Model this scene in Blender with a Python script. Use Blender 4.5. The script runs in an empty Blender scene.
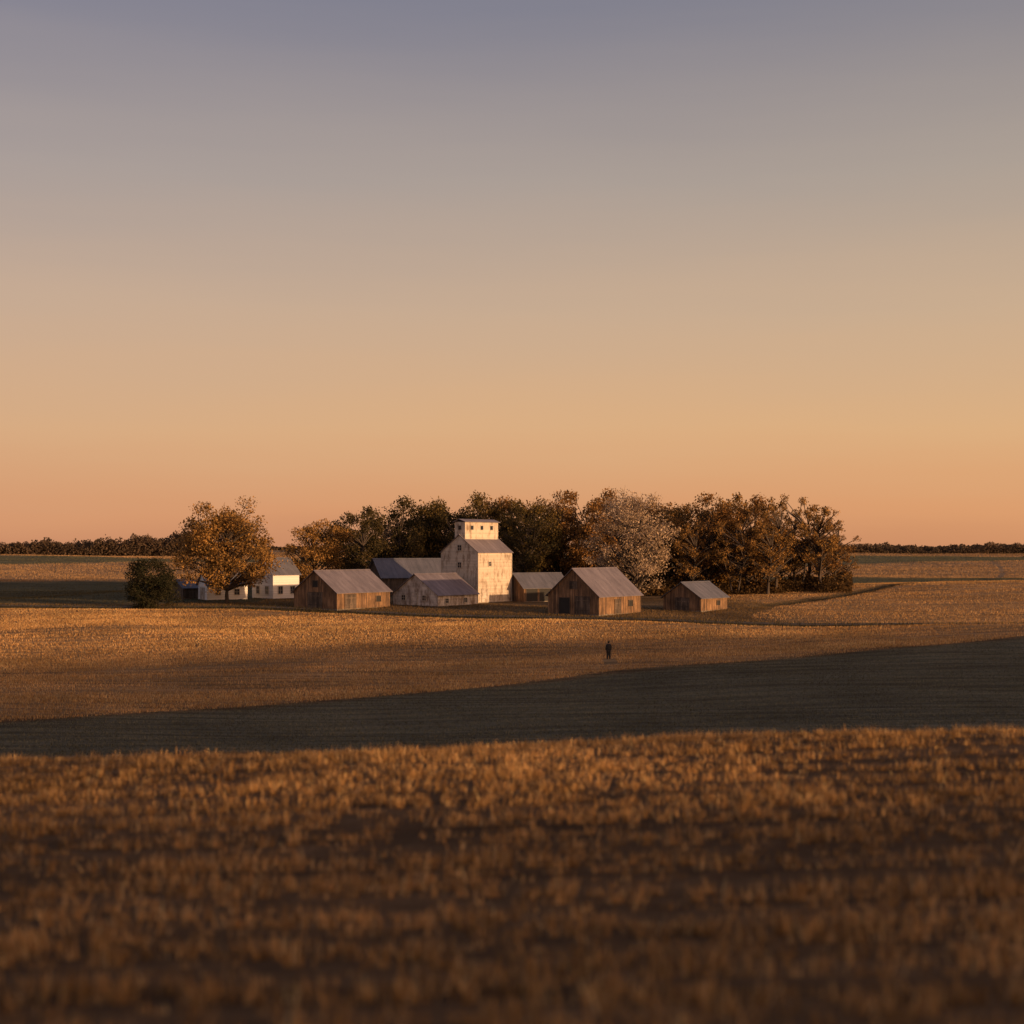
import bpy, math, random
import numpy as np
from mathutils import Vector, Matrix

rng = np.random.default_rng(7)
random.seed(7)
scene = bpy.context.scene
F = 1422.0
ZC = 15.0
SUN_A = 56.0
SUN_E = 4.3

# ------------------------------------------------------------------ helpers
def link(o):
    scene.collection.objects.link(o)
    return o

def new_mat(name):
    m = bpy.data.materials.new(name); m.use_nodes = True
    nt = m.node_tree
    for n in list(nt.nodes): nt.nodes.remove(n)
    out = nt.nodes.new('ShaderNodeOutputMaterial')
    return m, nt, out

def N(nt, t, **kw):
    n = nt.nodes.new(t)
    for k, v in kw.items():
        if k in n.inputs.keys(): n.inputs[k].default_value = v
        else: setattr(n, k, v)
    return n

def mixcol(nt, fac, a, b, mode='MIX'):
    n = nt.nodes.new('ShaderNodeMix'); n.data_type = 'RGBA'; n.blend_type = mode
    for sock, v in ((n.inputs[0], fac), (n.inputs[6], a), (n.inputs[7], b)):
        if isinstance(v, bpy.types.NodeSocket): nt.links.new(v, sock)
        elif isinstance(v, (int, float)): sock.default_value = v
        else: sock.default_value = (*v, 1) if len(v) == 3 else v
    return n.outputs[2]

def ramp(nt, fac, stops):
    r = nt.nodes.new('ShaderNodeValToRGB')
    nt.links.new(fac, r.inputs[0])
    els = r.color_ramp.elements
    while len(els) < len(stops): els.new(0.5)
    for e, (p, c) in zip(els, stops):
        e.position = p
        e.color = (c, c, c, 1) if isinstance(c, (int, float)) else (*c, 1)
    return r.outputs[0]

def srgb(r, g, b):
    f = lambda c: (c/255/12.92) if c/255 <= .04045 else ((c/255+.055)/1.055)**2.4
    return (f(r), f(g), f(b))

def np_mesh(name, V, faces_flat, nper, colors=None, mats=(), matidx=None, smooth=False):
    me = bpy.data.meshes.new(name)
    V = np.asarray(V, dtype=np.float32); Fc = np.asarray(faces_flat, dtype=np.int32)
    me.vertices.add(len(V)); me.vertices.foreach_set('co', V.ravel())
    m = len(Fc)
    me.loops.add(m*nper); me.loops.foreach_set('vertex_index', Fc.ravel())
    me.polygons.add(m)
    me.polygons.foreach_set('loop_start', np.arange(0, m*nper, nper, dtype=np.int32))
    me.polygons.foreach_set('loop_total', np.full(m, nper, dtype=np.int32))
    if matidx is not None: me.polygons.foreach_set('material_index', np.asarray(matidx, dtype=np.int32))
    if smooth: me.polygons.foreach_set('use_smooth', np.ones(m, dtype=bool))
    if colors is not None:
        a = me.color_attributes.new('col', 'FLOAT_COLOR', 'POINT')
        c = np.ones((len(V), 4), dtype=np.float32); c[:, :3] = colors
        a.data.foreach_set('color', c.ravel())
    for mt in mats: me.materials.append(mt)
    me.update(calc_edges=True)
    me.validate()
    return me

def noise2(x, y, s, seed):
    r = np.random.default_rng(seed); v = 0
    for k in range(6):
        a = r.uniform(0, 2*np.pi); f = r.uniform(.6, 1.8)/s; p = r.uniform(0, 6.28)
        v = v + np.sin((x*np.cos(a)+y*np.sin(a))*f*6.28/2+p)
    return v/6*1.6

# ------------------------------------------------------------------ terrain
PR = np.array([(-400,-9),(-60,-3.4),(-10,-1.75),(0,-1.6),(4,-1.95),(7.5,-2.5),(12,-3.10),(20,-3.68),(30,-4.28),(36,-5.1),
 (45,-7.3),(60,-10.7),(80,-12.4),(100,-12.9),(125,-12.8),(156,-12.25),(200,-11.0),(215,-10.45),(236,-9.75),
 (260,-9.2),(285,-8.9),(340,-9.2),(450,-8.6),(700,-6.6),(1200,-4.4),(2500,-3.5),(9000,-6)], dtype=float)
def hermite(x, P):
    X, Y = P[:,0], P[:,1]
    h = np.diff(X); dl = np.diff(Y)/h
    m = np.zeros(len(X)); m[0]=dl[0]; m[-1]=dl[-1]
    for i in range(1, len(X)-1):
        if dl[i-1]*dl[i] > 0:
            w1 = 2*h[i]+h[i-1]; w2 = h[i]+2*h[i-1]
            m[i] = (w1+w2)/(w1/dl[i-1]+w2/dl[i])
    x = np.clip(x, X[0], X[-1]); i = np.clip(np.searchsorted(X, x)-1, 0, len(X)-2)
    t = (x-X[i])/h[i]
    return (Y[i]*(2*t**3-3*t**2+1)+h[i]*m[i]*(t**3-2*t**2+t)+Y[i+1]*(-2*t**3+3*t**2)+h[i]*m[i+1]*(t**3-t**2))
RG = np.array([(-3000,-3),(-200,-2),(-60,-1.1),(-11,-.3),(0,0),(12,.26),(30,.6),(64,1.7),(110,6.4),(171,10.2),(263,14.0),(400,15),(3000,15)], dtype=float)  # right end rises out of view, shaped to cast the valley shadow
def sstep(a, b, x):
    t = np.clip((x-a)/(b-a), 0, 1); return t*t*(3-2*t)
def ditch_d(x):
    return np.interp(x, [-300,-90,-44,-9.4,26.7,69.5,150,400], [240,236,230,214,202.5,194,186,170])
def side_d(x):
    return 232+(x-36)*1.15+ .006*(x-36)**2
def terr(x, d):
    x = np.asarray(x, float); d = np.asarray(d, float)
    z = hermite(d, PR)
    w = sstep(-60, 5, d)*(1-sstep(38, 95, d))
    z = z + hermite(x, RG)*w
    a = sstep(60, 130, d)
    z = z + a*(.24*np.sin(x/23+d/31+1.3)+.18*np.sin(x/11-d/17)+.08*np.sin(x/6.1+d/9.3+2))*(1-.6*sstep(195,215,d)*(1-sstep(260,300,d)))
    z = z + (1-a)*(.06*np.sin(x/3.1+d/2.7)+.07*np.sin(x/7.3-d/4.9+.6))*sstep(2,8,np.abs(d))
    z = z + 1.0*np.exp(-((x-72)/34)**2-((d-184)/20)**2)
    z = z + 2.2*np.exp(-((x-112)/40)**2-((d-292)/38)**2)
    z = z + .7*np.exp(-((x+52)/22)**2-((d-190)/14)**2)
    dd = d-ditch_d(x)
    z = z - 0.75*np.exp(-(dd/2.2)**2) + 0.25*np.exp(-((dd+6)/3.0)**2)  # added ditch, shaped so the low sun leaves a shadow band
    z = z - 0.6*np.exp(-((d-side_d(x))/2.6)**2)*sstep(36,46,x)
    fa = sstep(300, 520, d)
    z = z + fa*(2.1*np.sin(x/120+.9)*np.sin(d/150+.4)+.7*np.sin(x/75+d/140))*(1-.75*sstep(900,1500,d))
    z = z - 1.2*sstep(-60,-110,x)*sstep(245,290,d)*(1-sstep(420,560,d))
    return z + ZC
def T(x, d): return float(terr(np.array([x]), np.array([d]))[0])
def bound_d(x):  # edge of the darkened crop, laid along the shadow edge
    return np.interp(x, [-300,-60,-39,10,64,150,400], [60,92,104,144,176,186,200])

def geo(a, b, n): return np.geomspace(a, b, n)
ys = np.concatenate([-geo(400,8,28), np.arange(-7.5,50,.45), np.arange(50,300,.9), geo(301,9000,130)])
xr = np.concatenate([np.arange(0,30,.6), np.arange(30,170,1.1), geo(172,5000,90)])
xs = np.concatenate([-xr[::-1][:-1], xr])
GX, GY = np.meshgrid(xs, ys)
GZ = terr(GX, GY)
nx, ny = len(xs), len(ys)
idx = np.arange(nx*ny).reshape(ny, nx)
Fq = np.stack([idx[:-1,:-1], idx[:-1,1:], idx[1:,1:], idx[1:,:-1]], -1).reshape(-1,4)
V = np.stack([GX.ravel(), GY.ravel(), GZ.ravel()], 1)
X, D = V[:,0], V[:,1]
SOIL = np.array([.16,.092,.045]); STRAW = np.array([.42,.26,.12]); GREEN = np.array([.09,.082,.042])
VERGE_SHADE = np.array([.085,.068,.036]); TAN = np.array([.36,.225,.115]); CROP_SHADE = np.array([.13,.12,.08])
def fieldcol(x, d, kind=False):
    c = np.tile(SOIL, (len(x),1)); g = np.zeros(len(x))
    def mixin(m, col, gr=0.):
        nonlocal c, g
        c = c*(1-m[:,None]) + col*m[:,None]; g = g*(1-m)+gr*m
    b = bound_d(x)
    mixin(sstep(46,60,d)*(1-sstep(-3,0,d-b)), CROP_SHADE)  # crop ground coloured darker over the shadow band, on top of the cast shadow
    mixin(sstep(0,3,d-b), STRAW*.75)
    mixin(sstep(0,2,d-ditch_d(x)+4.5), VERGE_SHADE)  # dark grass colour stands in for the shadow band before the buildings
    yard = sstep(3,12,d-ditch_d(x))
    mixin(yard, np.array([.17,.112,.055]))
    mixin(sstep(36,48,x)*sstep(3,8,d-ditch_d(x)), STRAW*.85)
    mixin(sstep(36,44,x)*(1-sstep(2.5,5.5,np.abs(d-side_d(x)))), VERGE_SHADE)
    wv = 14*np.sin(x/60)+9*np.sin(x/31+1)
    mixin(sstep(-38,-46,x)*sstep(236,246,d+wv*.2), GREEN, 1)  # dark green also carries the shade of the left dip
    mixin(sstep(368,384,d+wv*1.5+x*.1), TAN, 0)
    mixin(sstep(620,660,d-x*.35+wv*3)*(1-sstep(725,745,d+wv*2)), GREEN*1.5, 1)
    mixin(sstep(1000,1030,d-x*.1), TAN*.8, 0)
    mixin(sstep(322,332,d-x*.12+wv)*(1-sstep(500,530,d+x*.5+wv*2))*sstep(0,20,x), GREEN*1.2, 1)
    mixin(sstep(500,530,d+x*.5+wv*2)*(1-sstep(650,690,d+x*.2))*sstep(0,20,x), TAN, 0)
    mixin(sstep(710,740,d+x*.1)*(1-sstep(890,920,d-x*.3))*sstep(0,20,x), GREEN*1.5, 1)
    return (c, g) if kind else c
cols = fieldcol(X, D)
gm, nt, out = new_mat('field_soil')
at = N(nt,'ShaderNodeAttribute', attribute_name='col')
tc = N(nt,'ShaderNodeTexCoord')
n1 = N(nt,'ShaderNodeTexNoise', Scale=.09, Detail=6.0, Roughness=.6); nt.links.new(tc.outputs['Object'], n1.inputs['Vector'])
n2 = N(nt,'ShaderNodeTexNoise', Scale=2.2, Detail=8.0, Roughness=.7); nt.links.new(tc.outputs['Object'], n2.inputs['Vector'])
mp = N(nt,'ShaderNodeMapping'); mp.inputs['Rotation'].default_value=(0,0,math.radians(-14)); mp.inputs['Scale'].default_value=(.02,.9,1)
nt.links.new(tc.outputs['Object'], mp.inputs['Vector'])
n3 = N(nt,'ShaderNodeTexNoise', Scale=1.0, Detail=3.0); nt.links.new(mp.outputs[0], n3.inputs['Vector'])
c1 = mixcol(nt, 1.0, at.outputs['Color'], ramp(nt, n1.outputs['Fac'], [(.3,.7),(.7,1.25)]), 'MULTIPLY')
c2 = mixcol(nt, 1.0, c1, ramp(nt, n2.outputs['Fac'], [(.3,.6),(.7,1.3)]), 'MULTIPLY')
c3 = mixcol(nt, 1.0, c2, ramp(nt, n3.outputs['Fac'], [(.35,.6),(.65,1.3)]), 'MULTIPLY')
bs = N(nt,'ShaderNodeBsdfPrincipled', Roughness=.95); bs.inputs['Specular IOR Level'].default_value=.1
bm = N(nt,'ShaderNodeBump', Strength=1.0, Distance=.35)
nt.links.new(n2.outputs['Fac'], bm.inputs['Height'])
bm2 = N(nt,'ShaderNodeBump', Strength=.9, Distance=.3)
nt.links.new(n3.outputs['Fac'], bm2.inputs['Height']); nt.links.new(bm.outputs[0], bm2.inputs['Normal'])
nt.links.new(c3, bs.inputs['Base Color']); nt.links.new(bm2.outputs[0], bs.inputs['Normal']); nt.links.new(bs.outputs[0], out.inputs[0])
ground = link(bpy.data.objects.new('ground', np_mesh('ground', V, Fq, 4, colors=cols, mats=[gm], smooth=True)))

# ------------------------------------------------------------------ blade/leaf material
def leaf_mat(name, ca, cb, trans=.35, scale=.35, usecol=False, rand=.0):
    m, nt, out = new_mat(name)
    tc = N(nt,'ShaderNodeTexCoord')
    no = N(nt,'ShaderNodeTexNoise', Scale=scale, Detail=3.0); nt.links.new(tc.outputs['Object'], no.inputs['Vector'])
    if usecol:
        at = N(nt,'ShaderNodeAttribute', attribute_name='col'); base = at.outputs['Color']
        c = mixcol(nt, 1.0, base, ramp(nt, no.outputs['Fac'], [(.35,.75),(.65,1.2)]), 'MULTIPLY')
    else:
        gi = N(nt,'ShaderNodeNewGeometry')
        a = N(nt,'ShaderNodeMath', operation='ADD'); nt.links.new(no.outputs['Fac'], a.inputs[0])
        mlt = N(nt,'ShaderNodeMath', operation='MULTIPLY_ADD'); nt.links.new(gi.outputs['Random Per Island'], mlt.inputs[0]); mlt.inputs[1].default_value=.5; mlt.inputs[2].default_value=-.25
        nt.links.new(mlt.outputs[0], a.inputs[1])
        r = ramp(nt, a.outputs[0], [(.25,0.0),(.75,1.0)])
        c = mixcol(nt, r, ca, cb)
    d = N(nt,'ShaderNodeBsdfDiffuse'); t = N(nt,'ShaderNodeBsdfTranslucent')
    nt.links.new(c, d.inputs[0]); nt.links.new(c, t.inputs[0])
    mx = N(nt,'ShaderNodeMixShader'); mx.inputs[0].default_value=trans
    nt.links.new(d.outputs[0], mx.inputs[1]); nt.links.new(t.outputs[0], mx.inputs[2]); nt.links.new(mx.outputs[0], out.inputs[0])
    return m
blade_m = leaf_mat('straw_blades', None, None, trans=.25, scale=.12, usecol=True)

def blades(name, x, d, h, w, col, lean=.35):
    n = len(x); z = terr(x, d)
    az = rng.uniform(0, 2*np.pi, n)
    dx, dy = np.cos(az)*w/2, np.sin(az)*w/2
    la = rng.uniform(0, 2*np.pi, n); ll = np.abs(rng.normal(0, lean, n))*h
    V = np.zeros((n,3,3))
    V[:,0] = np.stack([x-dx, d-dy, z-.03],1); V[:,1] = np.stack([x+dx, d+dy, z-.03],1)
    V[:,2] = np.stack([x+np.cos(la)*ll, d+np.sin(la)*ll, z+h],1)
    Fc = np.arange(3*n).reshape(n,3)
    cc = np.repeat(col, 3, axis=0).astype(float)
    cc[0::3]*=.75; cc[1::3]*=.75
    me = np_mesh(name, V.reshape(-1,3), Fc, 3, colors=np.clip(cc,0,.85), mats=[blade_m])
    return link(bpy.data.objects.new(name, me))

pal = np.array([[.66,.385,.15],[.55,.30,.11],[.78,.50,.23],[.36,.195,.075]])
# near stubble: tufts standing in drill rows across the view
nt_ = 130000
d = rng.uniform(4.5, 54, nt_); x = rng.uniform(-1,1,nt_)*(54*.42+5)
k = np.abs(x) < d*.42+5
x, d = x[k], d[k]
rowp = d + .10*x + .35*noise2(x, d, 14, 3)
d = d - ((rowp % .42)-.21)*.75
band = .5+.5*np.sin(rowp/1.65*2*np.pi + 1.3*noise2(x, d, 8, 9))
cl = noise2(x*.5, d, 1.3, 5)
big = noise2(x*.35, d, 6, 44)
k = rng.uniform(0,1,len(x)) < np.clip(.14+.58*band+.26*cl+.18*big, .05, 1)
x, d, band, cl, big = x[k], d[k], band[k], cl[k], big[k]
th = (.09+.13*rng.uniform(0,1,len(x))**2)*(.6+.45*band+.25*np.clip(cl,-1,1)); tb = rng.uniform(.55,1.3,len(x))
kk = 9
x = np.repeat(x,kk)+rng.normal(0,.05,len(x)*kk); d = np.repeat(d,kk)+rng.normal(0,.03,len(d)*kk)
h = np.clip(np.repeat(th,kk)*rng.uniform(.55,1.15,len(x)), .03, .32)
nn = len(x)
col = pal[rng.integers(0,4,nn)]*rng.uniform(.8,1.15,(nn,1))*np.repeat(tb,kk)[:,None]
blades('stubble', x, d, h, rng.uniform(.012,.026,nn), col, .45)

# mid field stubble + crop blades coloured darker to deepen the valley shadow
pxx=(608.5-512)/F*156
n = 1350000
d = rng.uniform(84, 236, n)
x = rng.uniform(-1,1,n)*(236*.40+12)
keep = np.abs(x) < d*.40+12
x, d = x[keep], d[keep]
b = bound_d(x)+1.5*noise2(x,d,30,4); ditch = ditch_d(x)
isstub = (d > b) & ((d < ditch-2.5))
iscropshade = d <= b
sel = (isstub | iscropshade) & ~((np.abs(x-pxx)<.7)&(d>151)&(d<156.5))
x, d, iscropshade = x[sel], d[sel], iscropshade[sel]
rowp = d*.96 - .28*x
nn = len(x)
tr = .5+.5*np.sin(rowp/3.4*2*np.pi+1.2*noise2(x,d,30,8))
tr2 = np.clip(noise2(x*.12+rowp*.0, rowp, 7, 77),-1,1)
pn = noise2(x, d, 22, 12)
k = rng.uniform(0,1,nn) < np.where(iscropshade, .5+.5*tr, np.clip(.48+.45*tr+.22*pn+.32*tr2,.10,1))
x, d, iscropshade, tr, pn, tr2 = x[k], d[k], iscropshade[k], tr[k], pn[k], tr2[k]; nn = len(x)
h = np.where(iscropshade, rng.uniform(.06,.14,nn), rng.uniform(.10,.27,nn)*(.65+.5*tr+.2*tr2))
col = pal[rng.integers(0,4,nn)]*rng.uniform(.9,1.2,(nn,1))*(1.08+.15*pn[:,None]+.12*tr2[:,None])
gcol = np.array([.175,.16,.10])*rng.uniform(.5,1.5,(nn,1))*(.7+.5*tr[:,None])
col = np.where(iscropshade[:,None], gcol, col)
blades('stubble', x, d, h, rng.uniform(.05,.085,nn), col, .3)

# right and yard grass
n = 560000
d = rng.uniform(188, 330, n); x = rng.uniform(-135, 140, n)
dd = d-ditch_d(x)
k = (dd > -3) & (np.abs(x) < d*.4+8) & ((x > 36) | (dd < 30) | (x<-40))
x, d, dd = x[k], d[k], dd[k]; nn = len(x)
pale = (x > 40+4*np.sin(d/9)) & (dd > 5) & (np.abs(d-side_d(x))>4)
green = (x < -44) & (d > 244)
patch = noise2(x, d, 9, 21)
row = np.clip(noise2(x*.15, d, 8, 91),-1,1)
h = np.where(pale, rng.uniform(.14,.30,nn)*(.9+.3*row), rng.uniform(.1,.32,nn))
h = np.where(dd<5, h*1.8, h)
col = np.where(pale[:,None], pal[rng.integers(0,4,nn)], np.array([.22,.14,.06])*(1+.4*patch[:,None]))
col = np.where((green | (dd<5))[:,None], np.array([.11,.09,.045]), col)*rng.uniform(.7,1.2,(nn,1))  # dark blades continue the painted shade of left dip and ditch band
k = rng.uniform(0,1,nn) < np.where(green, .3, np.where(pale,.65+.33*row,.85))
blades('grass', x[k], d[k], h[k], rng.uniform(.05,.09,k.sum()), np.clip(col[k],0,1), .35)

# far fields
n = 700000
d = np.exp(rng.uniform(np.log(310), np.log(1300), n)); x = rng.uniform(-1,1,n)*d*.46
k = (np.abs(x/d*F) > 20)
x, d = x[k], d[k]
c_, g_ = fieldcol(x, d, True)
rw = np.clip(noise2(x*.2, d, 30, 92),-1,1)
k = rng.uniform(0,1,len(x)) < np.where(g_>.5, .3, .6+.35*rw)
x, d, c_, g_ = x[k], d[k], c_[k], g_[k]; nn=len(x)
sc = d/330
h = np.where(g_>.5,.12,.28)*rng.uniform(.6,1.2,nn)*(sc**.6)
blades('stubble', x, d, h, rng.uniform(.10,.18,nn)*sc, c_*rng.uniform(.8,1.45,(nn,1)), .3)

# ------------------------------------------------------------------ farm lane
lx = np.linspace(-140, 170, 320)
def strip(name, offs0, offs1, lift, mat):
    cd = ditch_d(lx)+ 4.6
    A = np.stack([lx, cd+offs0, terr(lx, cd+offs0)+lift],1); B = np.stack([lx, cd+offs1, terr(lx, cd+offs1)+lift],1)
    V = np.concatenate([A,B]); m = len(lx)
    Fc = np.array([[i,i+1,m+i+1,m+i] for i in range(m-1)])
    return link(bpy.data.objects.new(name, np_mesh(name, V, Fc, 4, mats=[mat], smooth=True)))
dm, nt, out = new_mat('dirt_lane')
no = N(nt,'ShaderNodeTexNoise', Scale=.6, Detail=8.0)
b_ = N(nt,'ShaderNodeBsdfPrincipled', Roughness=.95)
nt.links.new(ramp(nt, no.outputs['Fac'], [(.3,(.08,.055,.035)),(.7,(.18,.125,.08))]), b_.inputs['Base Color']); nt.links.new(b_.outputs[0], out.inputs[0])
strip('dirt_track', -1.2, 1.2, .05, dm)

# ------------------------------------------------------------------ building materials
def wood_mat(name, ca, cb):
    m, nt, out = new_mat(name)
    gi = N(nt,'ShaderNodeNewGeometry'); tc = N(nt,'ShaderNodeTexCoord')
    mp = N(nt,'ShaderNodeMapping'); mp.inputs['Scale'].default_value=(6,6,.5); nt.links.new(tc.outputs['Object'], mp.inputs['Vector'])
    no = N(nt,'ShaderNodeTexNoise', Scale=1.0, Detail=6.0, Roughness=.65); nt.links.new(mp.outputs[0], no.inputs['Vector'])
    n5 = N(nt,'ShaderNodeTexNoise', Scale=.5, Detail=4.0, Roughness=.6); nt.links.new(tc.outputs['Object'], n5.inputs['Vector'])
    c = mixcol(nt, gi.outputs['Random Per Island'], ca, cb)
    c = mixcol(nt, 1.0, c, ramp(nt, no.outputs['Fac'], [(.32,.35),(.68,1.35)]), 'MULTIPLY')
    c = mixcol(nt, 1.0, c, ramp(nt, n5.outputs['Fac'], [(.35,.6),(.65,1.2)]), 'MULTIPLY')
    b = N(nt,'ShaderNodeBsdfPrincipled', Roughness=.85); nt.links.new(c, b.inputs['Base Color'])
    bp = N(nt,'ShaderNodeBump', Strength=.5, Distance=.03); nt.links.new(no.outputs['Fac'], bp.inputs['Height']); nt.links.new(bp.outputs[0], b.inputs['Normal'])
    nt.links.new(b.outputs[0], out.inputs[0]); return m
def paint_mat(name, white=(.60,.51,.41), worn=(.25,.17,.11), lo=.36, hi=.52):
    m, nt, out = new_mat(name)
    tc = N(nt,'ShaderNodeTexCoord')
    mp = N(nt,'ShaderNodeMapping'); mp.inputs['Scale'].default_value=(1.3,1.3,.5); nt.links.new(tc.outputs['Object'], mp.inputs['Vector'])
    no = N(nt,'ShaderNodeTexNoise', Scale=.9, Detail=9.0, Roughness=.72); nt.links.new(mp.outputs[0], no.inputs['Vector'])
    gi = N(nt,'ShaderNodeNewGeometry')
    c = mixcol(nt, ramp(nt, no.outputs['Fac'], [(lo,0.0),(hi,1.0)]), worn, white)
    c = mixcol(nt, 1.0, c, ramp(nt, gi.outputs['Random Per Island'], [(0,.84),(1,1.05)]), 'MULTIPLY')
    b = N(nt,'ShaderNodeBsdfPrincipled', Roughness=.7); nt.links.new(c, b.inputs['Base Color']); nt.links.new(b.outputs[0], out.inputs[0]); return m
def roof_mat(name, ca, cb, rough=.7):
    m, nt, out = new_mat(name)
    tc = N(nt,'ShaderNodeTexCoord'); gi = N(nt,'ShaderNodeNewGeometry')
    mp = N(nt,'ShaderNodeMapping'); mp.inputs['Scale'].default_value=(1.2,.35,.35); nt.links.new(tc.outputs['Object'], mp.inputs['Vector'])
    no = N(nt,'ShaderNodeTexNoise', Scale=1.0, Detail=7.0, Roughness=.6); nt.links.new(mp.outputs[0], no.inputs['Vector'])
    c = mixcol(nt, ramp(nt, no.outputs['Fac'], [(.35,0.0),(.65,1.0)]), ca, cb)
    c = mixcol(nt, 1.0, c, ramp(nt, gi.outputs['Random Per Island'], [(0,.9),(1,1.05)]), 'MULTIPLY')
    b = N(nt,'ShaderNodeBsdfPrincipled', Roughness=rough); nt.links.new(c, b.inputs['Base Color']); nt.links.new(b.outputs[0], out.inputs[0]); return m
def flat_mat(name, c, rough=.8):
    m, nt, out = new_mat(name); no = N(nt,'ShaderNodeTexNoise', Scale=3.0, Detail=4.0)
    b = N(nt,'ShaderNodeBsdfPrincipled', Roughness=rough)
    cc = mixcol(nt, 1.0, c, ramp(nt, no.outputs['Fac'], [(.3,.8),(.7,1.15)]), 'MULTIPLY')
    nt.links.new(cc, b.inputs['Base Color']); nt.links.new(b.outputs[0], out.inputs[0]); return m
M_wood = wood_mat('weathered_wood', (.35,.20,.10), (.16,.092,.052))
M_wood2 = wood_mat('grey_wood', (.19,.135,.095), (.09,.065,.048))
M_white = paint_mat('peeling_white_paint')
M_whiteold = paint_mat('worn_white_paint', (.66,.58,.50), (.24,.17,.12), .40, .58)
M_house = paint_mat('house_paint', (.74,.71,.68), (.5,.47,.43), .2, .4)
M_roof = roof_mat('metal_roof', (.135,.115,.128), (.205,.175,.19))
M_roofd = roof_mat('dark_metal_roof', (.095,.095,.11), (.145,.14,.16))
M_dark = flat_mat('interior_shade', (.02,.018,.016))  # near-black colour stands in for shade inside the buildings
M_glass = flat_mat('window_glass', (.03,.035,.045), .15)
M_trim = flat_mat('trim', (.46,.40,.33))
M_conc = flat_mat('concrete', (.2,.17,.14))

class MB:
    def __init__(s): s.v=[]; s.f=[]
    def box(s, a, b):
        i=len(s.v); x0,y0,z0=a; x1,y1,z1=b
        s.v += [(x0,y0,z0),(x1,y0,z0),(x1,y1,z0),(x0,y1,z0),(x0,y0,z1),(x1,y0,z1),(x1,y1,z1),(x0,y1,z1)]
        s.f += [tuple(i+k for k in q) for q in ((0,3,2,1),(4,5,6,7),(0,1,5,4),(1,2,6,5),(2,3,7,6),(3,0,4,7))]
    def hexa(s, pts):
        i=len(s.v); s.v += list(pts)
        s.f += [tuple(i+k for k in q) for q in ((0,3,2,1),(4,5,6,7),(0,1,5,4),(1,2,6,5),(2,3,7,6),(3,0,4,7))]
    def obj(s, name, mat, parent):
        me=bpy.data.meshes.new(name); me.from_pydata(s.v,[],s.f); me.materials.append(mat); me.update()
        o=link(bpy.data.objects.new(name, me)); o.parent=parent; return o

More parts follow.
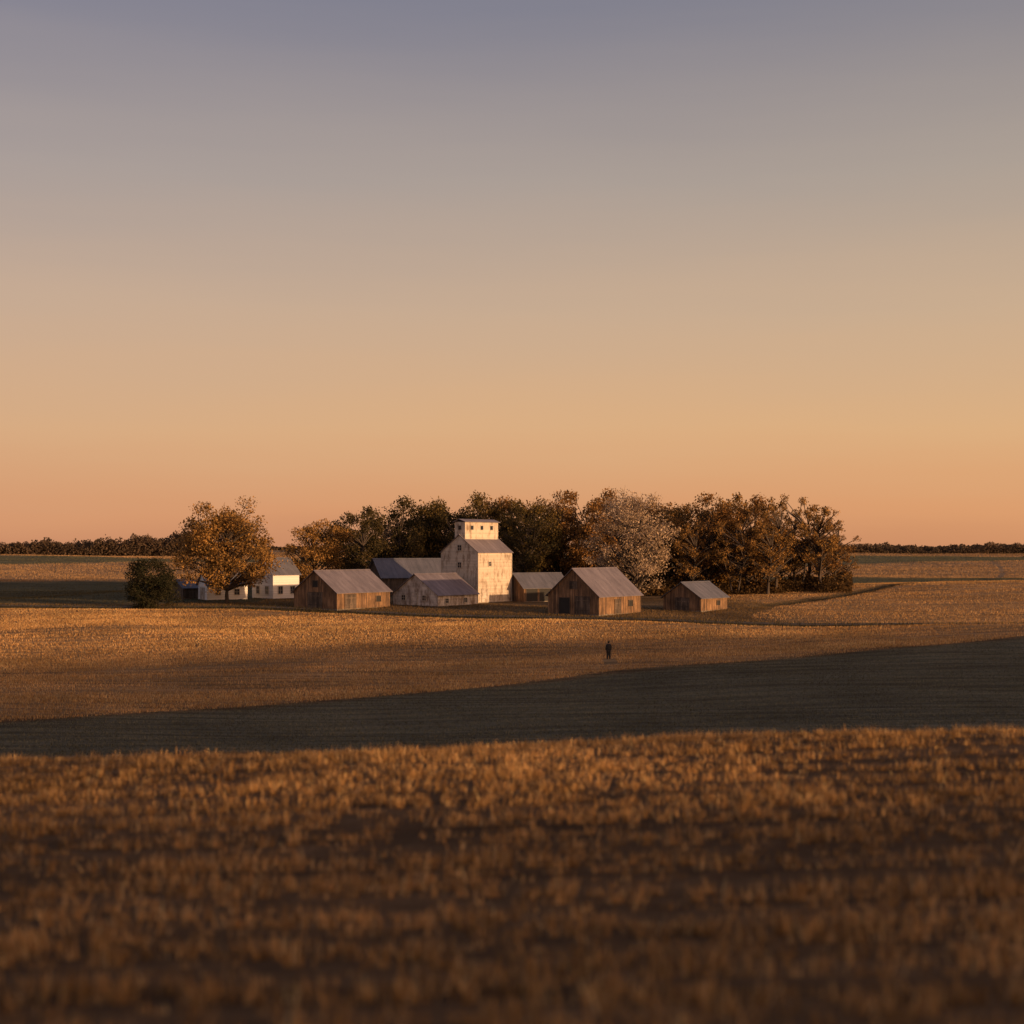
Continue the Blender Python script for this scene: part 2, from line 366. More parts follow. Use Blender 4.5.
def building(name, px, d0, th, W, L, he, hr, wall, roof, board=.28, horizontal=False, gable_open=None, long_open=None, ovh=.35, base=None):
    th = math.radians(th)
    x0 = (px-512)/F*d0
    e = link(bpy.data.objects.new(name, None)); e.empty_display_size=1
    ca, sa = math.cos(math.pi/2-th), math.sin(math.pi/2-th)
    cs = [(x0+ca*a-sa*b, d0+sa*a+ca*b) for a,b in ((0,0),(L,0),(0,W),(L,W))]
    zb = min(T(*c) for c in cs)
    zt = max(T(*c) for c in cs)
    z0 = base if base is not None else zb*.6+zt*.4
    e.location=(x0, d0, z0); e.rotation_euler=(0,0,math.pi/2-th)
    m=MB(); m.box((.05,.05,-1.0),(L-.05,W-.05,.12)); m.obj('foundation', M_conc, e)
    m=MB(); t=.12
    pts=[(t,t,.12),(t,W-t,.12),(t,W-t,he-.05),(t,W/2,hr-.16),(t,t,he-.05)]
    pts2=[(L-t,)+p[1:] for p in pts]
    m.v=pts+pts2; m.f=[(0,4,3,2,1),(5,6,7,8,9),(0,1,6,5),(1,2,7,6),(2,3,8,7),(3,4,9,8),(4,0,5,9)]
    m.obj('inner_shell', M_dark, e)
    rt=lambda y: he+(hr-he)*(1-abs(y-W/2)/(W/2))
    m=MB(); r=random.Random(int(px))
    if not horizontal:
        for side in (0,1):
            y0,y1 = ((0,.05) if side==0 else (W-.05,W))
            a=.05
            while a < L-.05:
                w=min(board*r.uniform(.85,1.15), L-.05-a); jt=r.uniform(-.012,.012)
                m.box((a,y0+jt*(side==0),.0+r.uniform(0,.15)),(a+w-.035,y1+jt*(side==1),he-.02)); a+=w
        for side in (0,1):
            xa,xb = ((-.002,.05) if side==0 else (L-.05,L+.002))
            a=0
            while a < W-.01:
                w=min(board*r.uniform(.85,1.15), W-a); b=a+w-.035; zz=r.uniform(0,.15)
                if a < W/2 < b: segs=[(a,W/2),(W/2,b)]
                else: segs=[(a,b)]
                for (p,q) in segs:
                    m.hexa([(xa,p,zz),(xb,p,zz),(xb,q,zz),(xa,q,zz),(xa,p,rt(p)-.04),(xb,p,rt(p)-.04),(xb,q,rt(q)-.04),(xa,q,rt(q)-.04)])
                a+=w
    else:
        z=.05
        while z < hr-.1:
            z1=min(z+board, hr-.1)
            if z1 <= he:
                m.hexa([(.03,-.02,z),(L-.03,-.02,z),(L-.03,.06,z),(.03,.06,z),(.03,.01,z1),(L-.03,.01,z1),(L-.03,.06,z1),(.03,.06,z1)])
                m.hexa([(.03,W-.06,z),(L-.03,W-.06,z),(L-.03,W+.02,z),(.03,W+.02,z),(.03,W-.06,z1),(L-.03,W-.06,z1),(L-.03,W-.01,z1),(.03,W-.01,z1)])
            def yr(zz):
                if zz<=he: return 0,W
                k=(zz-he)/(hr-he)*W/2; return k, W-k
            a0,a1=yr(z); b0,b1=yr(z1)
            m.hexa([(-.02,a0,z),(.06,a0,z),(.06,a1,z),(-.02,a1,z),(.01,b0,z1),(.06,b0,z1),(.06,b1,z1),(.01,b1,z1)])
            m.hexa([(L-.06,a0,z),(L+.02,a0,z),(L+.02,a1,z),(L-.06,a1,z),(L-.06,b0,z1),(L-.01,b0,z1),(L-.01,b1,z1),(L-.06,b1,z1)])
            z=z1
    m.obj('walls', wall, e)
    m=MB(); sl=(hr-he)/(W/2); o=ovh; tk=.07
    nsh=max(3,int((L+2*o)/.9)); sw=(L+2*o)/nsh
    for sgn in (0,1):
        for k in range(nsh):
            xa=-o+k*sw; xb=xa+sw-.012; dz=r.uniform(-.004,.004)
            ye = -o if sgn==0 else W+o; ze=he-o*sl+.02+dz; zr=hr+.02+dz
            ym=W/2
            if sgn==0: m.hexa([(xa,ye,ze),(xb,ye,ze),(xb,ym,zr),(xa,ym,zr),(xa,ye,ze+tk),(xb,ye,ze+tk),(xb,ym,zr+tk),(xa,ym,zr+tk)])
            else: m.hexa([(xa,ym,zr),(xb,ym,zr),(xb,ye,ze),(xa,ye,ze),(xa,ym,zr+tk),(xb,ym,zr+tk),(xb,ye,ze+tk),(xa,ye,ze+tk)])
    m.obj('roof', roof, e)
    m=MB(); m.hexa([(-o-.02,W/2-.22,hr-.22*sl+.14),(L+o+.02,W/2-.22,hr-.22*sl+.14),(L+o+.02,W/2+.22,hr-.22*sl+.14),(-o-.02,W/2+.22,hr-.22*sl+.14),
                    (-o-.02,W/2-.02,hr+.17),(L+o+.02,W/2-.02,hr+.17),(L+o+.02,W/2+.02,hr+.17),(-o-.02,W/2+.02,hr+.17)])
    m.obj('ridge_cap', roof, e)
    nm=0
    for (lst, face) in ((gable_open or [],'g'),(long_open or [],'l')):
        for (c,w,za,zb2,kind) in lst:
            nm+=1
            def bx(mb,c0,c1,z0_,z1_,t0,t1):
                if face=='g': mb.box((-t1,c0,z0_),(-t0,c1,z1_))
                else: mb.box((c0,-t1,z0_),(c1,-t0,z1_))
            mat = {'win':M_glass,'darkpanel':M_dark,'door':M_wood2,'wdoor':M_whiteold}[kind]
            mb=MB()
            if kind in('door','wdoor'):
                k=max(2,int(w/.3))
                for q in range(k): bx(mb, c-w/2+q*w/k, c-w/2+(q+1)*w/k-.02, za, zb2, .03,.07)
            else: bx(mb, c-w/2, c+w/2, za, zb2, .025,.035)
            mb.obj({'win':'window','darkpanel':'opening_shade_panel','door':'door','wdoor':'door'}[kind]+'_%d'%nm, mat, e)  # openings are near-black panels on the wall, painted as inside shade
            mb=MB(); f=.11
            bx(mb,c-w/2-f,c-w/2,za-.0,zb2+f,.02,.10); bx(mb,c+w/2,c+w/2+f,za,zb2+f,.02,.10); bx(mb,c-w/2,c+w/2,zb2,zb2+f,.02,.10)
            if kind=='win':
                bx(mb,c-w/2-f,c+w/2+f,za-f,za,.02,.13); bx(mb,c-.025,c+.025,za,zb2,.036,.06); bx(mb,c-w/2,c+w/2,(za+zb2)/2-.025,(za+zb2)/2+.025,.036,.055)
            if kind in('door','wdoor'):
                bx(mb,c-w/2,c+w/2,za+.5,za+.65,.071,.10); bx(mb,c-w/2,c+w/2,zb2-.6,zb2-.45,.071,.10)
            mb.obj('frame_%d'%nm, M_trim if wall in (M_white,M_house,M_whiteold) else M_wood2, e)
    return e

TH=38
barnL = building('wooden_barn', 337, 226, TH, 9.9, 12.3, 2.75, 6.1, M_wood, M_roof, gable_open=[(4.9,3.2,.1,2.6,'door'),(4.9,1.1,3.5,4.5,'darkpanel')], long_open=[(3.0,2.4,.1,2.3,'door'),(9.5,1.0,1.0,1.9,'darkpanel')])
barnM = building('wooden_barn', 599, 214.5, TH, 9.6, 11.6, 2.95, 6.95, M_wood, M_roof, gable_open=[(3.0,2.6,.1,2.7,'door'),(6.4,2.0,.1,2.5,'darkpanel'),(4.7,1.2,3.9,5.0,'door')], long_open=[(5.0,1.5,.1,2.2,'door'),(8.6,1.0,1.1,2.0,'darkpanel')])
shedR = building('wooden_shed', 701, 224, TH, 7.0, 8.3, 2.15, 4.45, M_wood, M_roofd, gable_open=[(3.4,2.4,.1,2.0,'door')], long_open=[(5.4,.9,.8,1.5,'darkpanel')])
barnW = building('white_barn', 438, 234, TH, 10.0, 10.2, 1.9, 5.2, M_whiteold, M_roof, board=.22, horizontal=True, gable_open=[(3.0,.8,.9,1.7,'win'),(5.2,1.2,.1,2.1,'wdoor'),(7.6,.8,.9,1.7,'win')], long_open=[(2.2,.8,.5,1.2,'win'),(7.0,.8,.5,1.2,'win')])
barnG = building('metal_barn', 382, 262, 66, 9.0, 13.0, 3.6, 6.9, M_wood2, M_roofd, long_open=[(6,3,.1,2.8,'darkpanel')])
shedB = building('open_shed', 524, 249, 60, 7.0, 9.5, 2.5, 4.9, M_wood, M_roofd, long_open=[(1.6,2.2,.1,2.2,'darkpanel'),(4.3,2.2,.1,2.2,'darkpanel'),(7.0,2.2,.1,2.2,'darkpanel')])
elev = building('grain_elevator', 478, 244.2, TH, 8.3, 9.4, 8.7, 11.7, M_white, M_roof, board=.24, horizontal=True, ovh=.25,
   gable_open=[(4.1,.9,9.0,9.9,'win'),(4.1,.8,6.0,6.9,'win')], long_open=[(3.2,.7,6.3,7.0,'win'),(1.8,1.5,.1,2.3,'wdoor')])
m=MB()
z=10.9
while z<13.95:
    z1=min(z+.24,13.95); m.hexa([(.1,2.98,z),(9.3,2.98,z),(9.3,5.32,z),(.1,5.32,z),(.13,3.01,z1),(9.27,3.01,z1),(9.27,5.29,z1),(.13,5.29,z1)]); z=z1
m.obj('cupola_walls', M_white, elev)
m=MB(); 
m.hexa([(-.2,2.7,13.9),(9.6,2.7,13.9),(9.6,4.15,14.4),(-.2,4.15,14.4),(-.2,2.7,13.98),(9.6,2.7,13.98),(9.6,4.15,14.48),(-.2,4.15,14.48)])
m.hexa([(-.2,4.15,14.4),(9.6,4.15,14.4),(9.6,5.6,13.9),(-.2,5.6,13.9),(-.2,4.15,14.48),(9.6,4.15,14.48),(9.6,5.6,13.98),(-.2,5.6,13.98)])
m.obj('cupola_roof', M_roof, elev)
m=MB(); mt=MB()
for c in (2.0,4.7,7.4):
    m.box((c-.35,2.94,12.6),(c+.35,2.965,13.3)); mt.box((c-.45,2.92,12.5),(c+.45,2.963,12.59)); mt.box((c-.45,2.92,13.31),(c+.45,2.963,13.4))
m.box((.04,3.85,12.6),(.085,4.45,13.3))
m.obj('cupola_windows', M_glass, elev); mt.obj('cupola_trim', M_trim, elev)
m=MB()
for cx,cy in ((-.05,-.05),(9.33,-.05),(-.05,8.23)): m.box((cx,cy,0),(cx+.12,cy+.12,8.5))
m.obj('corner_boards', M_trim, elev)
house = building('white_farmhouse', 273, 256, 45, 6.5, 5.8, 4.5, 7.3, M_house, M_roofd, board=.2, horizontal=True,
   gable_open=[(1.8,.9,.9,2.2,'win'),(4.6,.9,.9,2.2,'win'),(3.2,.8,3.6,4.7,'win')], long_open=[(1.6,.9,.9,2.2,'win'),(4.3,.9,.9,2.2,'win')])
wing = building('white_garage', 207, 252, 60, 5.0, 7.5, 2.8, 5.0, M_house, M_roofd, board=.2, horizontal=True, gable_open=[(2.5,2.2,.1,2.1,'wdoor')], long_open=[(2,.9,.9,1.9,'win'),(5.5,.9,.9,1.9,'win')])
sh2 = building('grey_shed', 183, 256, 45, 4.0, 4.5, 2.1, 3.4, M_wood2, M_roofd, long_open=[(2,1,.1,1.9,'door')])

# ------------------------------------------------------------------ trees
bark, nt, out = new_mat('bark')
no = N(nt,'ShaderNodeTexNoise', Scale=4.0, Detail=6.0); b_ = N(nt,'ShaderNodeBsdfPrincipled', Roughness=.9)
nt.links.new(ramp(nt, no.outputs['Fac'], [(.3,(.035,.026,.02)),(.7,(.10,.07,.05))]), b_.inputs['Base Color']); nt.links.new(b_.outputs[0], out.inputs[0])
L_green = leaf_mat('olive_leaves', (.05,.042,.018), (.22,.145,.048))
L_dark  = leaf_mat('dark_leaves', (.036,.034,.018), (.13,.092,.038))
L_brown = leaf_mat('brown_leaves', (.08,.046,.02), (.40,.21,.07))
L_orange= leaf_mat('autumn_leaves', (.07,.044,.018), (.50,.28,.09))
L_pale  = leaf_mat('pale_blossom', (.24,.165,.10), (.66,.50,.345))
L_bush  = leaf_mat('bush_leaves', (.025,.028,.016), (.06,.052,.028))

def tube(V, Fc, pts, rads, n=5):
    i=len(V)
    for j,(p,r) in enumerate(zip(pts,rads)):
        ax=(pts[min(j+1,len(pts)-1)]-pts[max(j-1,0)])
        q=ax.to_track_quat('Z','Y')
        for k in range(n):
            a=2*math.pi*k/n; V.append(p+q@Vector((math.cos(a)*r, math.sin(a)*r, 0)))
    for j in range(len(pts)-1):
        for k in range(n): Fc.append((i+j*n+k,i+j*n+(k+1)%n,i+(j+1)*n+(k+1)%n,i+(j+1)*n+k))

def tree_mesh(name, seed, H, Wd, nleaf=9000, leaf=.30, bottom=.12, nclump=60, csize=.10, multi=1, top=.62, fill=.55):
    r=random.Random(seed); g=np.random.default_rng(seed)
    V=[]; Fc=[]
    zb=bottom*H; zc=zb+(H-zb)*.5; rz=(H-zb)*.5; R=Wd/2
    ph=g.uniform(0,6.28,6); am=g.uniform(.05,.13,6)
    def lump(az,el): return 1+am[0]*math.sin(2*az+ph[0])+am[1]*math.sin(3*az+ph[1]+2*el)+am[2]*math.sin(5*az+ph[2]-3*el)+am[3]*math.sin(4*el+ph[3]+az)
    trunks=[]
    for mm in range(multi):
        a=r.uniform(0,6.28) ; k=0 if multi==1 else 1
        p0=Vector((math.cos(a)*.35*k, math.sin(a)*.35*k, -.5)); pts=[p0]; ln=H*top*r.uniform(.85,1.05); dr=Vector((math.cos(a)*.18*k,math.sin(a)*.18*k,1))
        for j in range(6):
            dr=(dr+Vector((r.gauss(0,.07),r.gauss(0,.07),0))).normalized(); pts.append(pts[-1]+dr*(ln+.5)/6)
        rb=H*.022/(multi**.5); tube(V,Fc,pts,[rb*1.35]+[rb*(1-.14*j) for j in range(1,7)],7); trunks.append(pts)
    C=[];S=[]
    for j in range(nclump):
        az=r.uniform(0,6.28); sz=r.uniform(-1,1); el=math.asin(sz); rr=(r.uniform(0,1)**(1/3))*.92 if r.random()<fill else r.uniform(.8,1.0)
        k=lump(az,el)*rr
        wfac=math.cos(el)**.75*(1.0+.12*(-sz))
        c=Vector((math.cos(az)*wfac*R*k, math.sin(az)*wfac*R*k, zc+sz*rz*min(1.04,k)))
        s=Wd*csize*r.uniform(.55,1.35); C.append(c); S.append(s)
        tp=r.choice(trunks); hd=math.hypot(c.x,c.y)
        zs=max(zb*.6+.05*H, min(tp[-1].z, c.z-hd*r.uniform(.5,1.0)))
        q=tp[-1]
        for a_,b_2 in zip(tp[:-1],tp[1:]):
            if a_.z<=zs<=b_2.z: q=a_.lerp(b_2,(zs-a_.z)/(b_2.z-a_.z)); break
        mid=q.lerp(c,.5)+Vector((r.gauss(0,.25),r.gauss(0,.25),r.uniform(-.1,.5)))*(Wd*.05)
        rb=H*.0052*r.uniform(.6,1.3)*(1+.8*(1-c.z/H)); tube(V,Fc,[q,mid,c],[rb*1.5,rb,rb*.4],4)
        for t in range(4):
            e2=c+Vector((r.gauss(0,1),r.gauss(0,1),r.gauss(.3,.8))).normalized()*s*1.25
            tube(V,Fc,[mid.lerp(c,r.uniform(.4,1)),e2],[rb*.45,rb*.12],3)
    V=np.array([tuple(v) for v in V]); C=np.array([tuple(c) for c in C]); S=np.array(S)
    w=S**2*g.uniform(.35,1,len(S)); w/=w.sum()
    wh=g.choice(len(C), nleaf, p=w)
    dv=g.normal(0,1,(nleaf,3)); dv/=np.linalg.norm(dv,axis=1)[:,None]
    rad=g.uniform(0,1,nleaf)**.45*(1+.25*np.abs(g.normal(0,1,nleaf)))
    P=C[wh]+dv*(S[wh]*rad)[:,None]*np.array([1.1,1.1,.8])
    P[:,2]=np.maximum(P[:,2], .25)
    s=leaf*g.uniform(.5,1.3,nleaf)
    nrm=g.normal(0,1,(nleaf,3)); nrm/=np.linalg.norm(nrm,axis=1)[:,None]
    t1=np.cross(nrm, g.normal(0,1,(nleaf,3))); t1/=np.linalg.norm(t1,axis=1)[:,None]; t2=np.cross(nrm,t1)
    Q=np.stack([P+t1*s[:,None]*.6, P+t2*s[:,None]*.4, P-t1*s[:,None]*.6, P-t2*s[:,None]*.4],1).reshape(-1,3)
    V4=[f for f in Fc]
    nb=len(V); Fa=np.concatenate([np.array(V4), np.arange(nleaf*4).reshape(-1,4)+nb])
    mi=np.concatenate([np.zeros(len(V4)), np.ones(nleaf)])
    return np_mesh(name, np.concatenate([V,Q]), Fa, 4, mats=[bark, L_brown], matidx=mi)

def put_tree(name, me, px, d, lm, rot=0, sxy=1, sz=1):
    o=link(bpy.data.objects.new(name, me)); x=(px-512)/F*d
    o.location=(x,d,T(x,d)-.15); o.rotation_euler=(0,0,rot); o.scale=(sxy,sxy,sz)
    o.material_slots[1].link='OBJECT'; o.material_slots[1].material=lm
    return o

put_tree('deciduous_tree', tree_mesh('oak', 12, 17.6, 15.0, 24000, .32, .15, 110, .095), 227, 243, L_orange)
put_tree('deciduous_tree', tree_mesh('maple', 23, 15.2, 11.2, 14000, .30, .12, 66, .11), 313, 266, L_orange, rot=1)
put_tree('round_bush', tree_mesh('bush', 31, 8.5, 8.0, 15000, .25, .0, 60, .14, multi=3, top=.5, fill=.4), 148, 236, L_bush)
put_tree('blossom_tree', tree_mesh('pale_tree', 47, 19.6, 17.2, 15000, .29, .06, 110, .08, multi=2, fill=.6), 633, 259, L_pale)

variants=[tree_mesh('grove_tree_%d'%i, 100+i, 16, 10.5+1.2*(i%3), 8800, .35, .08, 50+6*i, .115, multi=1+(i%2)) for i in range(5)]
sparse=[tree_mesh('sparse_tree_%d'%i, 200+i, 16, 8.6, 3700, .28, .20, 62, .08, multi=1+(i%2), top=.7) for i in range(3)]
def topH(py, d, px):
    x=(px-512)/F*d
    return (548-py)/F*d + ZC - T(x,d)
grove=[
 (358,506,278,L_dark,'v'),(398,501,284,L_dark,'v'),(424,497,290,L_green,'v'),(452,501,286,L_dark,'v'),(378,520,300,L_green,'v'),
 (344,526,300,L_green,'v'),(482,498,290,L_green,'v'),(508,494,296,L_brown,'v'),(535,493,288,L_green,'v'),(560,492,298,L_brown,'v'),(586,492,290,L_brown,'v'),
 (612,494,300,L_brown,'v'),(650,498,302,L_brown,'v'),(684,498,288,L_orange,'v'),(706,495,282,L_brown,'v'),(730,493,292,L_orange,'v'),
 (751,500,280,L_brown,'v'),(668,505,296,L_brown,'v'),
 (776,493,276,L_orange,'s'),(799,490,284,L_orange,'s'),(820,497,278,L_orange,'s'),(834,514,284,L_brown,'s'),(786,512,298,L_brown,'s'),(810,520,294,L_brown,'s'),
 (768,520,272,L_orange,'s'),(840,542,288,L_orange,'s'),(520,510,280,L_dark,'v'),(466,510,300,L_dark,'v'),(600,512,282,L_brown,'v'),(548,512,305,L_dark,'v'),
 (720,512,300,L_brown,'v'),(440,515,305,L_dark,'v'),(410,512,308,L_dark,'v'),(692,520,276,L_orange,'s'),(735,518,274,L_orange,'s'),(828,530,298,L_brown,'s'),(758,508,306,L_brown,'v'),
]
for i,(px,py,d,lm,k) in enumerate(grove):
    me=(variants if k=='v' else sparse)[i%(5 if k=='v' else 3)]
    H=topH(py,d,px); put_tree('deciduous_tree', me, px, d, lm, rot=i*2.1, sxy=(.6+.4*H/16), sz=H/16*.98)

def leafmass(name, P, s, mat, extra=None):
    n=len(P); nrm=rng.normal(0,1,(n,3)); nrm/=np.linalg.norm(nrm,axis=1)[:,None]
    t1=np.cross(nrm, rng.normal(0,1,(n,3))); t1/=np.linalg.norm(t1,axis=1)[:,None]; t2=np.cross(nrm,t1)
    s=np.asarray(s)[:,None]
    Q=np.stack([P+t1*s*.6,P+t2*s*.45,P-t1*s*.6,P-t2*s*.45],1).reshape(-1,3)
    return link(bpy.data.objects.new(name, np_mesh(name, Q, np.arange(n*4).reshape(-1,4), 4, mats=[mat])))
n=70000
px=rng.uniform(338,852,n); d=rng.uniform(272,312,n); x=(px-512)/F*d
lim=1.4+2.2*noise2(x,d,7,33)
k=lim>.3; x,d,lim=x[k],d[k],np.clip(lim[k],.3,4)
hh=lim*rng.uniform(0,1,len(x))**.8
leafmass('undergrowth', np.stack([x,d,terr(x,d)+hh],1), rng.uniform(.25,.55,len(x)), leaf_mat('brush_leaves',(.05,.033,.017),(.17,.10,.04)))

Lfar=leaf_mat('distant_foliage_haze',(.085,.066,.048),(.16,.105,.068), scale=.02)  # haze of distance put into the leaf colour
def treeline(name, x0,x1,dc,wob,hmax,n,seed,s=2.0,lo=.0):
    x=rng.uniform(x0,x1,n); d=dc+wob*np.sin(x/210)+rng.uniform(-14,14,n)
    lim=hmax*np.clip(.55+.30*noise2(x,d*.3,90,seed)+.20*noise2(x,d,17,seed+1)+.16*noise2(x,d,7,seed+2),.05,1.2)
    z=terr(x,d)+lim*rng.uniform(0,1,n)**.8
    return leafmass(name, np.stack([x,d,z],1), rng.uniform(.5,1.3,n)*s, Lfar)
treeline('distant_treeline', -900,-240, 1120, 30, 20.0, 120000, 51, 1.4)
treeline('distant_treeline', 230,1000, 1180, 40, 10.0, 90000, 61, 1.2)
treeline('distant_treeline', -3000,3000, 2400, 120, 13, 110000, 71, 3.0)
treeline('distant_treeline', 330,560, 900, 10, 3.5, 5000, 81, .9)

# ------------------------------------------------------------------ person
def skin_obj(name, verts, edges, radii, root, mat, sub=2):
    me=bpy.data.meshes.new(name); me.from_pydata(verts, edges, []); o=link(bpy.data.objects.new(name, me))
    md=o.modifiers.new('skin','SKIN'); md.use_smooth_shade=True
    for i,rr in enumerate(radii):
        sv=me.skin_vertices[0].data[i]; sv.radius=rr if isinstance(rr,tuple) else (rr,rr); sv.use_root=(i==root)
    s=o.modifiers.new('sub','SUBSURF'); s.levels=sub; s.render_levels=sub
    me.materials.append(mat); return o
M_coat=flat_mat('dark_coat',(.014,.012,.013)); M_pants=flat_mat('dark_trousers',(.012,.012,.014)); M_skin=flat_mat('skin',(.36,.2,.14),.6); M_hair=flat_mat('hair',(.015,.012,.01)); M_boot=flat_mat('boots',(.012,.01,.009),.5)
pe=link(bpy.data.objects.new('standing_person', None))
v=[(0,0,.88),(0,.01,1.08),(0,.01,1.26),(0,.0,1.42),(0,0,1.50),
   (.12,0,1.43),(.205,.01,1.37),(.25,.03,1.12),(.25,-.03,.88),
   (-.12,0,1.43),(-.205,.01,1.37),(-.255,.03,1.12),(-.255,-.02,.88)]
e_=[(0,1),(1,2),(2,3),(3,4),(3,5),(5,6),(6,7),(7,8),(3,9),(9,10),(10,11),(11,12)]
rd=[(.25,.18),(.22,.16),(.24,.17),(.18,.14),(.10,.09),(.13,.12),(.11,.10),(.085,.085),(.065,.065),(.13,.12),(.11,.10),(.085,.085),(.065,.065)]
parts=[skin_obj('coat',v,e_,rd,0,M_coat)]
v=[(0,.0,.94),(.09,0,.86),(.10,-.01,.50),(.11,.01,.10),(-.09,0,.86),(-.11,-.01,.50),(-.13,.01,.10)]
parts.append(skin_obj('trousers',v,[(0,1),(1,2),(2,3),(0,4),(4,5),(5,6)],[(.2,.17),.145,.11,.09,.145,.11,.09],0,M_pants))
for s in(1,-1):
    fx=.11 if s>0 else -.13
    parts.append(skin_obj('boot',[(fx,.03,.13),(fx,.03,.045),(fx+.015*s,-.10,.04),(fx+.02*s,-.17,.032)],[(0,1),(1,2),(2,3)],[.08,.06,.058,.04],0,M_boot,1))
    hx=.25 if s>0 else -.255; hy=-.03 if s>0 else -.02
    V_=[(hx,hy,.885),(hx,hy-.005,.84),(hx,hy-.012,.80)]; E=[(0,1),(1,2)]; R=[(.035,.035),(.026,.046),(.024,.046)]
    parts.append(skin_obj('palm',V_,E,R,0,M_skin,1))
    for k,(oy,l) in enumerate(((-.034,.065),(-.012,.075),(.010,.070),(.030,.055))):
        parts.append(skin_obj('finger',[(hx,hy-.01+oy,.80),(hx-.004*s,hy-.012+oy*1.05,.80-l*.5),(hx-.016*s,hy-.014+oy*1.05,.80-l)],[(0,1),(1,2)],[.0105,.0095,.008],0,M_skin,1))
    parts.append(skin_obj('thumb',[(hx-.004*s,hy-.03,.855),(hx-.012*s,hy-.058,.825),(hx-.016*s,hy-.066,.79)],[(0,1),(1,2)],[.014,.012,.009],0,M_skin,1))
parts.append(skin_obj('head',[(0,.0,1.47),(0,-.005,1.56),(0,.0,1.655),(0,.005,1.70)],[(0,1),(1,2),(2,3)],[(.062,.062),(.078,.092),(.092,.112),(.066,.085)],0,M_skin))
parts.append(skin_obj('hair',[(0,.055,1.56),(0,.045,1.65),(0,.02,1.72),(0,-.05,1.735)],[(0,1),(1,2),(2,3)],[(.085,.05),(.102,.075),(.102,.075),(.08,.04)],1,M_hair))
parts.append(skin_obj('nose',[(0,-.095,1.645),(0,-.117,1.61),(0,-.10,1.60)],[(0,1),(1,2)],[.012,.016,.012],0,M_skin,1))
for s in(1,-1):
    parts.append(skin_obj('ear',[(s*.09,.005,1.65),(s*.094,.008,1.61)],[(0,1)],[(.01,.02),(.009,.016)],0,M_skin,1))
    parts.append(skin_obj('eye',[(s*.03,-.090,1.645),(s*.03,-.094,1.644)],[(0,1)],[.013,.011],0,M_hair,1))
parts.append(skin_obj('mouth',[(-.022,-.09,1.575),(0,-.098,1.574),(.022,-.09,1.575)],[(0,1),(1,2)],[.006,.008,.006],0,flat_mat('lips',(.3,.12,.1)),1))
for p in parts: p.parent=pe
pe.location=(pxx,156,T(pxx,156)+.02); pe.rotation_euler=(0,0,math.radians(195)); pe.scale=(1.12,)*3

# ------------------------------------------------------------------ world
a=math.radians(SUN_A); el=math.radians(SUN_E)
sd=Vector((math.sin(a)*math.cos(el), -math.cos(a)*math.cos(el), math.sin(el)))
w=bpy.data.worlds.new('World'); scene.world=w; w.use_nodes=True
nt=w.node_tree
for n_ in list(nt.nodes): nt.nodes.remove(n_)
out=nt.nodes.new('ShaderNodeOutputWorld'); bg=nt.nodes.new('ShaderNodeBackground')
sky=nt.nodes.new('ShaderNodeTexSky'); sky.sky_type='NISHITA'; sky.sun_disc=False
sky.sun_elevation=math.radians(SUN_E); sky.sun_rotation=math.radians(180-SUN_A); sky.dust_density=3.0; sky.air_density=1.3; sky.ozone_density=2.0
tc=nt.nodes.new('ShaderNodeTexCoord'); sx=nt.nodes.new('ShaderNodeSeparateXYZ'); nt.links.new(tc.outputs['Generated'], sx.inputs[0])
stops=[(0,srgb(210,146,106)),(.025,srgb(222,159,114)),(.08,srgb(221,174,131)),(.16,srgb(202,170,143)),(.25,srgb(172,156,147)),(.36,srgb(129,125,138)),(.5,srgb(112,114,134)),(1.0,srgb(96,104,132))]
# thin high haze streaks bend the gradient very slightly
mp=nt.nodes.new('ShaderNodeMapping'); mp.inputs['Scale'].default_value=(1.6,1.6,16); mp.inputs['Rotation'].default_value=(0,math.radians(4),0); nt.links.new(tc.outputs['Generated'], mp.inputs['Vector'])
nz=nt.nodes.new('ShaderNodeTexNoise'); nz.inputs['Scale'].default_value=1.7; nz.inputs['Detail'].default_value=5; nt.links.new(mp.outputs[0], nz.inputs['Vector'])
ma=nt.nodes.new('ShaderNodeMath'); ma.operation='MULTIPLY_ADD'; nt.links.new(nz.outputs['Fac'], ma.inputs[0]); ma.inputs[1].default_value=.035; ma.inputs[2].default_value=-.0175
mb_=nt.nodes.new('ShaderNodeMath'); mb_.operation='ADD'; nt.links.new(sx.outputs['Z'], mb_.inputs[0]); nt.links.new(ma.outputs[0], mb_.inputs[1])
rc=ramp(nt, mb_.outputs[0], stops)
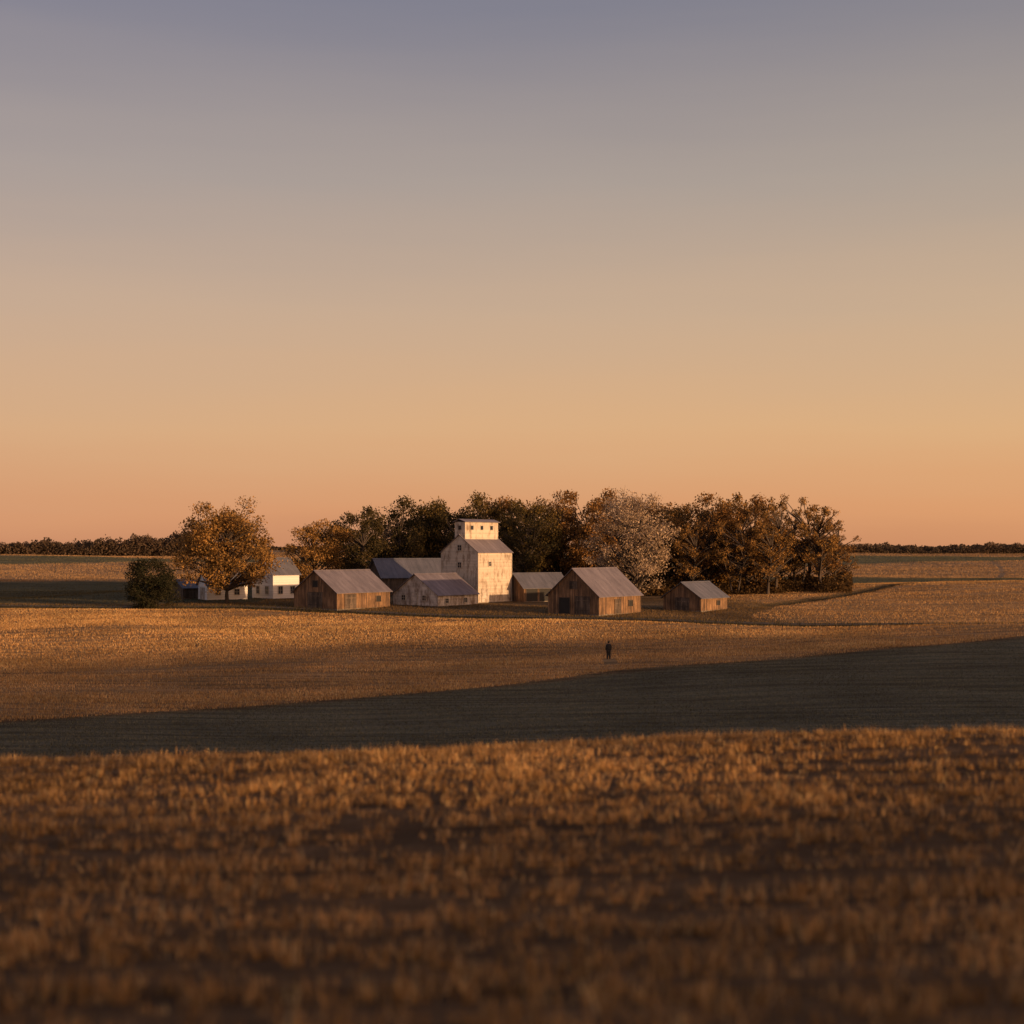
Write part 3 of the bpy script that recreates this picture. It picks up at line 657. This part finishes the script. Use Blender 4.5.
mr=nt.nodes.new('ShaderNodeMapRange'); mr.inputs[1].default_value=-.4; mr.inputs[2].default_value=.4; nt.links.new(sx.outputs['X'], mr.inputs[0])
tint=mixcol(nt, mr.outputs[0], (.96,.95,1.0), (1.04,1.04,.98))
rc=mixcol(nt,1.0,rc,tint,'MULTIPLY')
sm=mixcol(nt,1.0,sky.outputs[0],(.03,.03,.03),'MULTIPLY')
rc2=mixcol(nt,1.0,rc,(.93,.93,.93),'MULTIPLY')
tot=mixcol(nt,1.0,rc2,sm,'ADD')
dp=nt.nodes.new('ShaderNodeVectorMath'); dp.operation='DOT_PRODUCT'; nt.links.new(tc.outputs['Generated'], dp.inputs[0]); dp.inputs[1].default_value=sd
mxm=nt.nodes.new('ShaderNodeMath'); mxm.operation='MAXIMUM'; nt.links.new(dp.outputs['Value'], mxm.inputs[0]); mxm.inputs[1].default_value=0
pw=nt.nodes.new('ShaderNodeMath'); pw.operation='POWER'; nt.links.new(mxm.outputs[0], pw.inputs[0]); pw.inputs[1].default_value=9
glow=mixcol(nt, pw.outputs[0], (0,0,0), (2.8,1.3,.5))
tot=mixcol(nt,1.0,tot,glow,'ADD')
nt.links.new(tot,bg.inputs[0]); bg.inputs[1].default_value=1.0
nt.links.new(bg.outputs[0],out.inputs[0])

sl=bpy.data.lights.new('sun','SUN'); sl.energy=5.0; sl.angle=math.radians(.6); sl.color=(1.0,.585,.28)
so=link(bpy.data.objects.new('sun',sl))
so.rotation_euler=sd.to_track_quat('Z','Y').to_euler(); so.location=(200,-100,100)

# ------------------------------------------------------------------ camera
cam=bpy.data.cameras.new('camera'); co=link(bpy.data.objects.new('camera',cam)); scene.camera=co
cam.sensor_width=36; cam.lens=36*F/1024; cam.clip_start=.1; cam.clip_end=20000
cam.shift_y=36/1024
co.location=(0,0,ZC); co.rotation_euler=(math.radians(90),0,0)
cam.dof.use_dof=True; cam.dof.focus_distance=225; cam.dof.aperture_fstop=.7
scene.view_settings.view_transform='Standard'; scene.view_settings.look='None'; scene.view_settings.exposure=0; scene.view_settings.gamma=1
